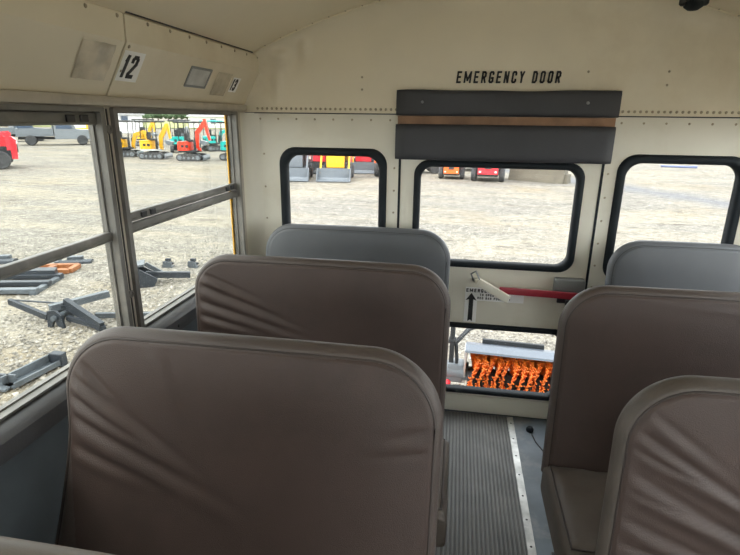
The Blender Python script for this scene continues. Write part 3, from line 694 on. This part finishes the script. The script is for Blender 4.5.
def excavator(loc, rz, label, body, accent, boomc, roofc, boom, sc=.92, group='mini excavators parked in a row'):
    t = thing('mini_excavator', loc, label, 'excavator', group, rz); t.scale = (sc,)*3
    for s in (-1, 1):
        o = [(-.55+.21*cos(a), .21+.21*sin(a)) for a in [pi/2+pi*i/8 for i in range(9)]]+[(.55+.21*cos(a), .21+.21*sin(a)) for a in [-pi/2+pi*i/8 for i in range(9)]]
        bm = B(); prism(bm, o, 'Y', s*.36, s*.60); tr = fin(bm, 'track', TYRE, t, smooth=40)
        bm = B()
        for x in (-.55, -.28, 0, .28, .55): cyl(bm, (x, s*.595, .19 if abs(x) < .5 else .21), (x, s*.615, .19 if abs(x) < .5 else .21), .08 if abs(x) < .5 else .13, 12)
        fin(bm, 'rollers', P_GRY, tr, kind='stuff')
    bm = B(); box(bm, -.4, .4, -.36, .36, .22, .42, .02); cyl(bm, (0, 0, .4), (0, 0, .52), .3); fin(bm, 'undercarriage', P_DRK, t)
    bm = B(); prism(bm, [(.86, .06), (.90, .06), (.94, .2), (.90, .36), (.86, .36), (.88, .2)], 'Y', -.6, .6); beam(bm, (.3, .25, .28), (.88, .25, .22), .08, .08); beam(bm, (.3, -.25, .28), (.88, -.25, .22), .08, .08); fin(bm, 'dozer_blade', P_GRY, t)
    bm = B(); prism(bm, rrect(-.70, .55, -.55, .55, .28, 5), 'Z', .52, .62); fin(bm, 'deck', accent, t, smooth=40)
    bm = B(); prism(bm, rrect(-.72, .05, -.55, .55, .27, 6), 'Z', .62, 1.06); box(bm, -.66, -.05, -.5, .5, 1.05, 1.14, .04)
    hd_ = fin(bm, 'engine_hood', body, t, smooth=40)
    for yy in (-.556, .548):
        for xx in (-.42, -.16): bm = B(); box(bm, xx, xx+.17, yy, yy+.008, .80, .94); fin(bm, 'vent', P_DRK, hd_)
    for yy in (-.25, .1): bm = B(); box(bm, -.728, -.718, yy, yy+.18, .78, .95); fin(bm, 'vent', P_DRK, hd_)
    bm = B(); box(bm, -.2, .2, -.24, .24, 1.12, 1.24, .04); box(bm, -.3, -.18, -.24, .24, 1.2, 1.62, .05); fin(bm, 'operator_seat', P_DRK, t)
    
    for s in (-1, 1): bm = B(); box(bm, .3, .42, s*.35-.07, s*.35+.07, .62, 1.2, .02); tube(bm, [(.36, s*.35, 1.19), (.33, s*.35, 1.42)], .018, 6); fin(bm, 'control_console', P_DRK, t)
    for x in (-.55, .42):
        for yy in (-.46, .46): bm = B(); tube(bm, [(x, yy, 1.08 if x < 0 else .62), (x+.02, yy, 2.2)], .026, 6); fin(bm, 'canopy_post', P_DRK, t)
    bm = B(); box(bm, -.78, .62, -.62, .62, 2.2, 2.3, .04); fin(bm, 'canopy_roof', roofc, t, smooth=40)
    # boom and dipper as tapered plates
    def limb(nm, pts, ws, m, dy=.09):
        bm = B(); L_, R_ = [], []
        for i, p in enumerate(pts):
            a = Vector(pts[max(0, i-1)]); b = Vector(pts[min(len(pts)-1, i+1)]); d = (b-a).normalized(); nn = Vector((-d.y, d.x)); q = Vector(p)
            L_.append(tuple(q+nn*ws[i])); R_.append(tuple(q-nn*ws[i]))
        for i in range(len(pts)-1): prism(bm, [L_[i], L_[i+1], R_[i+1], R_[i]], 'Y', -dy, dy)
        return fin(bm, nm, m, t)
    bp_, st_, bk = boom
    limb('boom', bp_, [.10, .13, .11, .08][:len(bp_)] if len(bp_) > 2 else [.12, .09], boomc)
    limb('dipper_arm', st_, [.09, .06] if len(st_) == 2 else [.09, .09, .06], boomc, .07)
    bm = B(); a = Vector((bp_[0][0]+.1, 0, bp_[0][1]+.05)); b = Vector((bp_[-2][0]+.12, 0, bp_[-2][1]-.05)); cyl(bm, a, b, .04, 8); fin(bm, 'hydraulic_ram', HUB, t)
    bx_, bz_ = bk
    o = [(bx_+.22*cos(a), bz_+.2*sin(a)) for a in [RAD(150+30*k) for k in range(8)]]
    bm = B(); prism(bm, o, 'Y', -.2, .2); fin(bm, 'bucket', P_GRY, t)
    bm = B(); box(bm, .42, .58, -.12, .12, .55, bp_[0][1]+.05, .02); fin(bm, 'swing_post', boomc, t)
    return t
BM_A = ([(.5, .75), (.55, 1.35), (1.0, 2.1)], [(.98, 2.15), (1.12, 1.25)], (1.05, 1.05))
BM_B = ([(.42, .72), (.45, 1.65), (.98, 2.3)], [(.94, 2.45), (1.0, 2.0), (1.18, 1.2)], (.86, 1.12))
BM_C = ([(.5, .75), (.7, 1.4), (1.3, 1.6)], [(1.3, 1.65), (1.5, .8)], (1.4, .6))
excavator((-19.95, 26.6, GZ), RAD(15), 'yellow mini excavator with dark deck, cut off by the window post', P_YEL, P_DRK, P_YEL, P_DRK, BM_C)
excavator((-17.55, 25.7, GZ), RAD(8), 'yellow mini excavator with white deck, its yellow boom folded upright', P_YEL, P_LGT, P_YEL, P_DRK, BM_A)
excavator((-14.95, 25.2, GZ), RAD(8), 'red mini excavator with tall red boom bent over its bucket', P_RED, P_DRK, P_RED, P_DRK, BM_B)
excavator((-17.6, 33.4, GZ), RAD(50), 'turquoise mini excavator with turquoise canopy behind the red boom', P_TEAL, P_DRK, P_TEAL, P_TEAL, BM_C)
excavator((-12.95, 26.3, GZ), RAD(10), 'turquoise mini excavator cut off by the yellow bus edge', P_TEAL, P_DRK, P_TEAL, P_DRK, BM_C)
excavator((-19.2, 31.4, GZ), RAD(120), 'turquoise mini excavator with charcoal canopy half hidden behind the red one', P_TEAL, P_DRK, P_DRK, P_DRK, BM_C)
excavator((-25.5, 37.5, GZ), RAD(-10), 'yellow mini excavator in the rear row by the white gabled building', P_YEL, P_DRK, P_YEL, P_DRK, BM_A, group='mini excavators in the rear row')
excavator((-22.2, 37.5, GZ), RAD(100), 'grey mini excavator in the rear row behind the white-decked yellow one', P_GRY, P_DRK, P_GRY, P_DRK, BM_C, group='mini excavators in the rear row')

def wheel(bm, c, ax, r, wd, bh):
    q = Vector(ax).to_track_quat('Z', 'Y').to_matrix().to_4x4(); q.translation = Vector(c)
    lathe(bm, [(r*.55, -wd/2), (r*.9, -wd/2), (r, -wd*.3), (r, wd*.3), (r*.9, wd/2), (r*.55, wd/2)], q, 18)
    if bh is not None: lathe(bh, [(r*.1, -wd*.42), (r*.56, -wd*.36), (r*.56, wd*.36), (r*.1, wd*.42)], q, 14)
def loader(loc, rz, label, col, cab=True, bucket=True, sc=1.0, bcol=None, wid=.62, group='compact loaders parked behind the bus'):
    """compact skid loader: +x is the bucket end"""
    t = thing('compact_loader', loc, label, 'loader', group, rz); t.scale = (sc,)*3; bcol = bcol or P_GRY
    for x in (-.42, .42):
        for s in (-1, 1):
            bm = B(); bh = B(); wheel(bm, (x, s*(wid-.11), .29), (0, 1, 0), .29, .2, bh)
            wl_ = fin(bm, 'wheel', TYRE, t, smooth=40); fin(bh, 'hub', HUB, wl_)
    bm = B(); box(bm, -.75, .6, -wid+.24, wid-.24, .2, .72, .04); fin(bm, 'chassis', P_DRK, t)
    bm = B(); prism(bm, [(.1, .5), (.66, .5), (.66, 1.1), (.5, 1.25), (.1, 1.25)], 'Y', -wid+.26, wid-.26); fin(bm, 'front_cowl', col, t)
    bm = B(); prism(bm, [(-.9, .30), (-.92, .9), (-.82, 1.0), (-.2, 1.02), (-.2, .3)], 'Y', -wid+.26, wid-.26); hd_ = fin(bm, 'engine_hood', col, t)
    bm = B(); box(bm, -.935, -.915, -.12, .12, .5, .8); fin(bm, 'grille', P_DRK, hd_)
    for s in (-1, 1):
        bm = B(); box(bm, -.945, -.9, s*(wid-.34)-.05, s*(wid-.34)+.05, .78, .86); fin(bm, 'tail_lamp', LAMP, hd_)
        bm = B(); box(bm, -.93, -.9, s*(wid-.34)-.04, s*(wid-.34)+.04, .36, .42); fin(bm, 'reflector', LAMP, hd_)
    if cab:
        bm = B()
        for x in (-.3, .45):
            for s in (-1, 1): tube(bm, [(x, s*(wid-.22), .7), (x-.03, s*(wid-.22), 1.75)], .03, 6)
        box(bm, -.4, .52, -wid+.18, wid-.18, 1.74, 1.82, .02); fin(bm, 'roll_cage', P_DRK, t)
        bm = B(); box(bm, -.18, .2, -.2, .2, .75, .9, .03); box(bm, -.25, -.13, -.2, .2, .85, 1.35, .03); fin(bm, 'operator_seat', P_DRK, t)
    else:
        bm = B(); box(bm, -.2, .35, -wid+.28, wid-.28, .75, 1.12, .03); tube(bm, [(-.15, -.2, 1.1), (-.22, -.2, 1.3), (-.22, .2, 1.3), (-.15, .2, 1.1)], .02, 6); fin(bm, 'control_tower', P_DRK, t)
    for s in (-1, 1):
        bm = B(); yy = s*(wid-.06); beam(bm, (-.75, yy, 1.1), (.55, yy, .95), .06, .13); beam(bm, (.52, yy, 1.0), (.95, yy, .3), .06, .12); beam(bm, (-.72, yy, .6), (-.72, yy, 1.12), .05, .14); fin(bm, 'lift_arm', col, t)
    bm = B()
    if bucket: prism(bm, [(.95, .5), (.95, .08), (1.0, .02), (1.42, .02), (1.42, .05), (1.05, .07), (1.0, .14), (1.0, .5)], 'Y', -wid-.04, wid+.04)
    for s in (-1, 1):
        if bucket: prism(bm, [(.96, .5), (.96, .03), (1.4, .03), (1.10, .5)], 'Y', s*(wid+.02), s*(wid+.045))
    if not bucket: box(bm, .95, 1.0, -.45, .45, .1, .55)
    fin(bm, 'bucket' if bucket else 'hitch_plate', bcol, t)
    return t
QT = RAD(90)
loader((-6.75, 18.5, GZ), -QT+RAD(8), 'charcoal compact loader with grey bucket at the near end of the machine row', P_GRY, bcol=P_GRY)
loader((-5.05, 18.7, GZ), -QT+RAD(5), 'yellow compact loader with wide grey bucket seen through the small square rear window', P_YEL, bcol=P_GRY)
loader((-6.35, 21.4, GZ), -QT-RAD(6), 'crimson compact loader parked behind between charcoal and yellow ones', P_CRIM, bcol=P_DRK)
loader((-4.50, 22.0, GZ), -QT+RAD(4), 'crimson and charcoal compact loader with grey bucket beside the yellow one', P_CRIM, bcol=P_GRY)
loader((-3.05, 20.2, GZ), QT, 'orange compact loader at the edge of small square rear window', P_ORG, cab=False, bucket=False)
loader((-.40, 20.1, GZ), QT-RAD(2), 'orange compact loader with its square back turned, in the door window', P_ORG, cab=False, bucket=False, sc=.86)
loader((1.08, 19.7, GZ), QT-RAD(4), 'red compact loader with its back turned next to the concrete block', P_CRIM, cab=True, bucket=False, sc=1.08)
loader((-1.65, 22.1, GZ), RAD(15), 'dark compact loader standing side-on between the two orange ones', P_DRK, cab=False, bucket=False, sc=.85)
loader((.35, 24.0, GZ), QT+RAD(10), 'small charcoal loader beyond the red one', P_DRK, cab=True, bucket=False, sc=.95)
loader((-21.5, 18.45, GZ), RAD(222), 'big crimson loader cut off by the front window edge', P_CRIM, bucket=True, sc=1.4, wid=.7, bcol=P_DRK, group='machines across the yard')
# concrete block
CONC = mat('concrete', (.145, .128, .095), .9, var=.15, vscale=3, dirt=(.12, .105, .08), dscale=2)
t = thing('concrete_block', (3.15, 19.9, GZ), 'long tan concrete barrier block beside the red loader', 'block', None, RAD(-24))
bm = B(); prism(bm, [(-.42, 0), (.42, 0), (.34, .3), (.22, 1.0), (-.22, 1.0), (-.34, .3)], 'X', -1.15, 1.05); fin(bm, 'barrier_body', CONC, t)
bm = B(); prism(bm, [(-.3, 0), (.3, 0), (.2, .35), (-.2, .35)], 'X', 1.05, 1.2); fin(bm, 'end_key', CONC, t)
# blue tarp strip and low gravel ridge far behind
BLUE = mat('blue_plastic', (.14, .17, .30), .6)
t = thing('plastic_pipe', (11.6, 28.5, GZ), 'blue plastic pipe lying across the far gravel', 'pipe', None, RAD(-8))
bm = B(); cyl(bm, (-.8, 0, .06), (.8, 0, .06), .06, 10); fin(bm, 'pipe_run', BLUE, t, smooth=40)
bm = B(); cyl(bm, (.75, 0, .06), (.95, 0, .06), .08, 10); fin(bm, 'pipe_socket', BLUE, t, smooth=40)
bm = B(); n = 24; G = []
for i in range(n+1):
    row = []
    for j in range(9):
        u = i/n; v = j/8; h = .55*sin(pi*u)*sin(pi*v)*(1+.5*noise.noise((i*.6, j*.6, 2)))
        row.append(bm.verts.new((14+9*u, 27+3*v-2*u, GZ-.02+h)))
    G.append(row)
for i in range(n):
    for j in range(8): bm.faces.new((G[i][j], G[i+1][j], G[i+1][j+1], G[i][j+1]))
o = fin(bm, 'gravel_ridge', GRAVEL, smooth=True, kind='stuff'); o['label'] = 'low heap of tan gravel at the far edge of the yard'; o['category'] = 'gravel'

# ---- trucks on the left
def truck(loc, rz, label, col, bedcol, sc=1.0):
    t = thing('pickup_truck', loc, label, 'truck', 'trucks parked across the yard', rz); t.scale = (sc,)*3
    bm = B(); prism(bm, [(-.1, .45), (2.6, .45), (2.65, .95), (2.5, 1.12), (1.35, 1.2), (.95, 1.85), (.0, 1.88), (-.1, 1.2)], 'Y', -.9, .9); bd = fin(bm, 'cab', col, t)
    for s in (-1, 1):
        bm = B(); prism(bm, [(.06, 1.22), (1.2, 1.22), (.9, 1.75), (.08, 1.77)], 'Y', s*.9, s*.915); fin(bm, 'side_window', GLASSD, bd)
    bm = B(); prism(bm, [(1.36, 1.24), (1.0, 1.8), (1.03, 1.82), (1.40, 1.25)], 'Y', -.75, .75); fin(bm, 'windscreen', GLASSD, bd)
    bm = B(); box(bm, -2.6, -.15, -.92, .92, .68, .82); box(bm, -2.6, -2.54, -.92, .92, .8, 1.25); box(bm, -.22, -.15, -.92, .92, .8, 1.7)
    for s in (-1, 1): box(bm, -2.6, -.15, s*.92-.03, s*.92+.03, .8, 1.2)
    fin(bm, 'cargo_bed', bedcol, t)
    bm = B(); box(bm, -2.55, 2.5, -.4, .4, .42, .6); box(bm, 2.6, 2.72, -.9, .9, .45, .65); fin(bm, 'chassis', P_DRK, t)
    for x in (-1.7, 1.75):
        for s in (-1, 1):
            bm = B(); bh = B(); wheel(bm, (x, s*.8, .39), (0, 1, 0), .39, .26, bh); w_ = fin(bm, 'wheel', TYRE, t, smooth=40); fin(bh, 'hub', HUB, w_)
truck((-32.9, 36.6, GZ), RAD(38), 'grey flatbed truck standing side-on across the yard', paint('mid_grey', (.2, .22, .24)), P_GRY, 1.05)
truck((-40.0, 40.0, GZ), RAD(55), 'dark blue-grey pickup truck parked behind the flatbed', paint('slate', (.10, .13, .17)), P_GRY, 1.0)
truck((-34.3, 43.6, GZ), RAD(100), 'grey truck with yellow bed half hidden by the window post', P_GRY, P_YEL, 1.0)

# ---- attachments lying on the gravel by the left side
t = thing('boom_attachment', (-4.75, 2.72, GZ), 'black steel tow boom with splayed struts lying on the gravel', 'attachment')
bm = B(); beam(bm, (-.78, .10, .20), (-.14, -.05, .10), .045, .07); fin(bm, 'curved_arm', STEEL, t)
bm = B(); tube(bm, [(-.78, .10, .22), (.05, .12, .22)], .012, 6); fin(bm, 'thin_rod', STEEL, t)
bm = B(); beam(bm, (-.12, -.02, .20), (.25, .55, .22), .08, .08); fin(bm, 'main_beam', STEEL2, t)
bm = B(); beam(bm, (.0, .1, .24), (.62, -.12, .06), .06, .12); beam(bm, (.1, -.02, .1), (.65, -.12, .05), .05, .05); fin(bm, 'brace', STEEL, t)
for yy in (-.12, .05):
    bm = B(); prism(bm, [(-.10, .0), (-.04, .0), (.0, .1), (.06, .0), (.12, .0), (.10, .16), (.02, .22), (-.08, .2)], 'Y', yy, yy+.03); fin(bm, 'hitch_plate', STEEL, t)
bm = B(); cyl(bm, (.02, -.16, .13), (.02, .12, .13), .03, 10); fin(bm, 'hitch_pin', STEEL2, t)
bm = B(); beam(bm, (.3, .2, .06), (.95, .35, .06), .05, .06); fin(bm, 'tail_bar', STEEL2, t)
t = thing('steel_channel', (-4.1, 1.25, GZ), 'bent grey steel channel lying at an angle on the gravel close to the bus', 'attachment')
bm = B(); beam(bm, (0, 0, .03), (.07, .52, .03), .14, .02); beam(bm, (-.06, 0, .07), (.01, .52, .07), .02, .10); beam(bm, (.07, 0, .05), (.14, .52, .05), .02, .05); fin(bm, 'long_arm', STEEL2, t)
bm = B(); beam(bm, (.03, 0, .03), (-.55, -.03, .03), .14, .02); beam(bm, (.03, .07, .07), (-.55, .04, .07), .02, .10); fin(bm, 'short_arm', STEEL2, t)
bm = B(); box(bm, .02, .16, .48, .56, 0, .14, .01); fin(bm, 'end_lug', STEEL, t)
t = thing('fork_frame', (-6.3, 3.85, GZ), 'black steel pallet fork frame lying flat on the gravel', 'attachment', None, RAD(14))
for y in (-.36, -.02, .33):
    bm = B(); box(bm, -.75, .38, y-.055, y+.055, .03, .10, .01); fin(bm, 'cross_bar', STEEL if y > -.2 else STEEL2, t)
for x in (-.7, .33):
    bm = B(); box(bm, x-.04, x+.04, -.42, .42, .0, .07, .01); fin(bm, 'side_rail', STEEL2, t)
bm = B(); prism(bm, [(-.3, .30), (.3, .30), (.25, .48), (-.25, .48)], 'Z', .05, .16); fin(bm, 'hitch_plate', STEEL, t)
t = thing('rusty_frame', (-6.5, 4.6, GZ), 'flat rusty orange steel frame lying on the gravel', 'attachment', None, RAD(18))
for a, b in (((-.36, -.16), (.34, -.16)), ((-.30, .16), (.36, .16)), ((-.36, -.16), (-.30, .16)), ((.34, -.16), (.36, .16)), ((0, -.16), (.02, .16))):
    bm = B(); beam(bm, (*a, .05), (*b, .05), .09, .07, .008); fin(bm, 'frame_bar', RUST, t)
bm = B(); box(bm, -.3, .3, -.13, .13, .015, .03); fin(bm, 'floor_plate', RUST, t)
def steel_blade(loc, rz, label, L_):
    t = thing('grader_attachment', loc, label, 'attachment', 'flat steel blades on the gravel', rz)
    bm = B(); prism(bm, [(-.11, 0), (.11, 0), (.08, .05), (-.02, .07), (-.1, .05)], 'X', -L_/2, L_/2); fin(bm, 'blade', STEEL, t)
    bm = B(); box(bm, -.12, .12, .04, .14, .03, .11, .01); fin(bm, 'mount_lug', STEEL2, t)
    bm = B(); box(bm, -L_/2, -L_/2+.06, -.12, .12, 0, .08, .01); fin(bm, 'end_plate', STEEL2, t)
steel_blade((-6.47, 5.1, GZ), RAD(25), 'flat dark steel blade lying beyond the rusty frame', .55)
steel_blade((-7.7, 4.9, GZ), RAD(20), 'short dark steel blade lying beyond the fork frame', .45)
t = thing('loader_bracket', (-4.82, 5.2, GZ), 'small grey steel quick-hitch bracket on the gravel', 'bracket', 'pair of small brackets'); t.scale = (.62,)*3
bm = B(); prism(bm, [(-.15, .0), (.15, .0), (.11, .16), (-.09, .18)], 'Y', -.04, .0); fin(bm, 'front_plate', STEEL2, t)
bm = B(); box(bm, -.12, .12, -.02, .14, .0, .03); fin(bm, 'base_plate', STEEL, t)
bm = B(); cyl(bm, (-.17, .06, .11), (.13, .06, .11), .035, 10); box(bm, -.08, .06, .02, .1, .16, .24, .01); fin(bm, 'pivot', STEEL, t)
def dup(root, loc, rz):
    r = root.copy(); COL.objects.link(r); r.location = loc; r.rotation_euler = (0, 0, rz)
    for ch in list(root.children): c = ch.copy(); COL.objects.link(c); c.parent = r
    return r
dup(t, (-4.42, 5.28, GZ), RAD(-8))
t = thing('digger_arm', (-4.72, 4.25, GZ), 'dark steel backhoe arm attachment with skid plate near the two brackets', 'attachment', None, RAD(30))
bm = B(); prism(bm, [(-.25, 0), (.2, 0), (.26, .12), (.0, .3), (-.28, .3)], 'Y', -.16, -.12); prism(bm, [(-.25, 0), (.2, 0), (.26, .12), (.0, .3), (-.28, .3)], 'Y', .12, .16); box(bm, -.26, .1, -.14, .14, .02, .06); fin(bm, 'skid_plate', STEEL, t)
bm = B(); beam(bm, (.1, 0, .16), (.72, .0, .10), .07, .09); fin(bm, 'long_arm', STEEL, t)
bm = B(); beam(bm, (-.2, .0, .30), (.1, .0, .34), .3, .03); beam(bm, (.1, .1, .3), (.42, .1, .06), .04, .06); fin(bm, 'top_brace', STEEL2, t)

# ---- rotary sweeper close behind the emergency door
BRIS = mat('orange_bristle', (.80, .19, .02), .5, var=.3, vscale=30); HOOD = mat('sweeper_hood_paint', (.13, .15, .18), .35, .2, var=.08)
t = thing('rotary_sweeper', (.02, 1.75, GZ), 'sweeper attachment with orange bristle drum under a grey hood behind the door', 'sweeper', None, RAD(-4))
LEN = 1.55
bm = B(); rn = random.Random(11)
for k in range(76):
    th = 2*pi*k/76; w0 = .022*sin(4*th)
    for q in range(6):
        a = th+rn.uniform(-.05, .05); dx = w0+rn.uniform(-.014, .014); r1 = .26+rn.uniform(-.03, .012); sp_ = rn.uniform(-.012, .012)
        p0 = Vector((w0*.6, -.04+.1*cos(a), .29+.1*sin(a))); p1 = Vector((dx*1.2+sp_, -.04+r1*cos(a), .29+r1*sin(a)))
        tn = Vector((0, -sin(a), cos(a)))*.005
        vv = [bm.verts.new(p) for p in (p0-tn*.6, p0+tn*.6, p0+Vector((.006, 0, 0)), p1-tn, p1+tn, p1+Vector((.010, 0, 0)))]
        for f in ((0, 1, 4, 3), (1, 2, 5, 4), (2, 0, 3, 5), (3, 4, 5)): bm.faces.new([vv[i] for i in f])
wf0 = fin(bm, 'brush_wafer', BRIS, t)
k = 0; x = .05
while x < LEN-.04:
    o = wf0 if k == 0 else wf0.copy()
    if k: COL.objects.link(o); o.parent = t
    o.location = (x, 0, 0); o.rotation_euler = (rn.uniform(-.12, .12), 0, 0); x += .062; k += 1
bm = B(); cyl(bm, (.0, -.04, .29), (LEN, -.04, .29), .105, 20); fin(bm, 'brush_core', P_DRK, t)
bm = B(); prism(bm, [(-.18, .595), (-.17, .61), (-.08, .63), (.03, .60), (.33, .36), (.31, .36), (.02, .58), (-.08, .61), (-.165, .592)], 'X', -.03, LEN+.03); fin(bm, 'hood', HOOD, t)
for x in (-.035, LEN+.02):
    bm = B(); prism(bm, [(-.17, .605), (-.08, .625), (.0, .60), (.28, .36), (.05, .2), (-.12, .4)], 'X', x, x+.015); fin(bm, 'end_plate', P_LGT, t)
bm = B(); box(bm, .10, .60, .02, .05, .60, .64, .005); fin(bm, 'top_rail', P_DRK, t)
bm = B(); box(bm, -.18, -.04, -.02, .12, .22, .40, .02); cyl(bm, (-.2, .05, .31), (.0, .05, .31), .08, 14); mo = fin(bm, 'motor', P_GRY, t, smooth=40)
bm = B(); box(bm, -.17, -.13, .0, .05, .36, .76, .006); cyl(bm, (-.18, .025, .6), (-.12, .025, .6), .03, 10); fin(bm, 'stand_leg', P_DRK, t)
bm = B(); cyl(bm, (-.17, -.10, .20), (-.17, -.03, .23), .032, 12); fin(bm, 'red_cap', P_CRIM, mo, smooth=40)
for dy in (0, .06):
    bm = B(); tube(bm, [(-.1, dy, .4), (-.12, .05+dy, .56), (-.02, .15+dy, .66), (.1, .25+dy, .68)], .013, 8); fin(bm, 'hose', P_DRK, t, smooth=True)
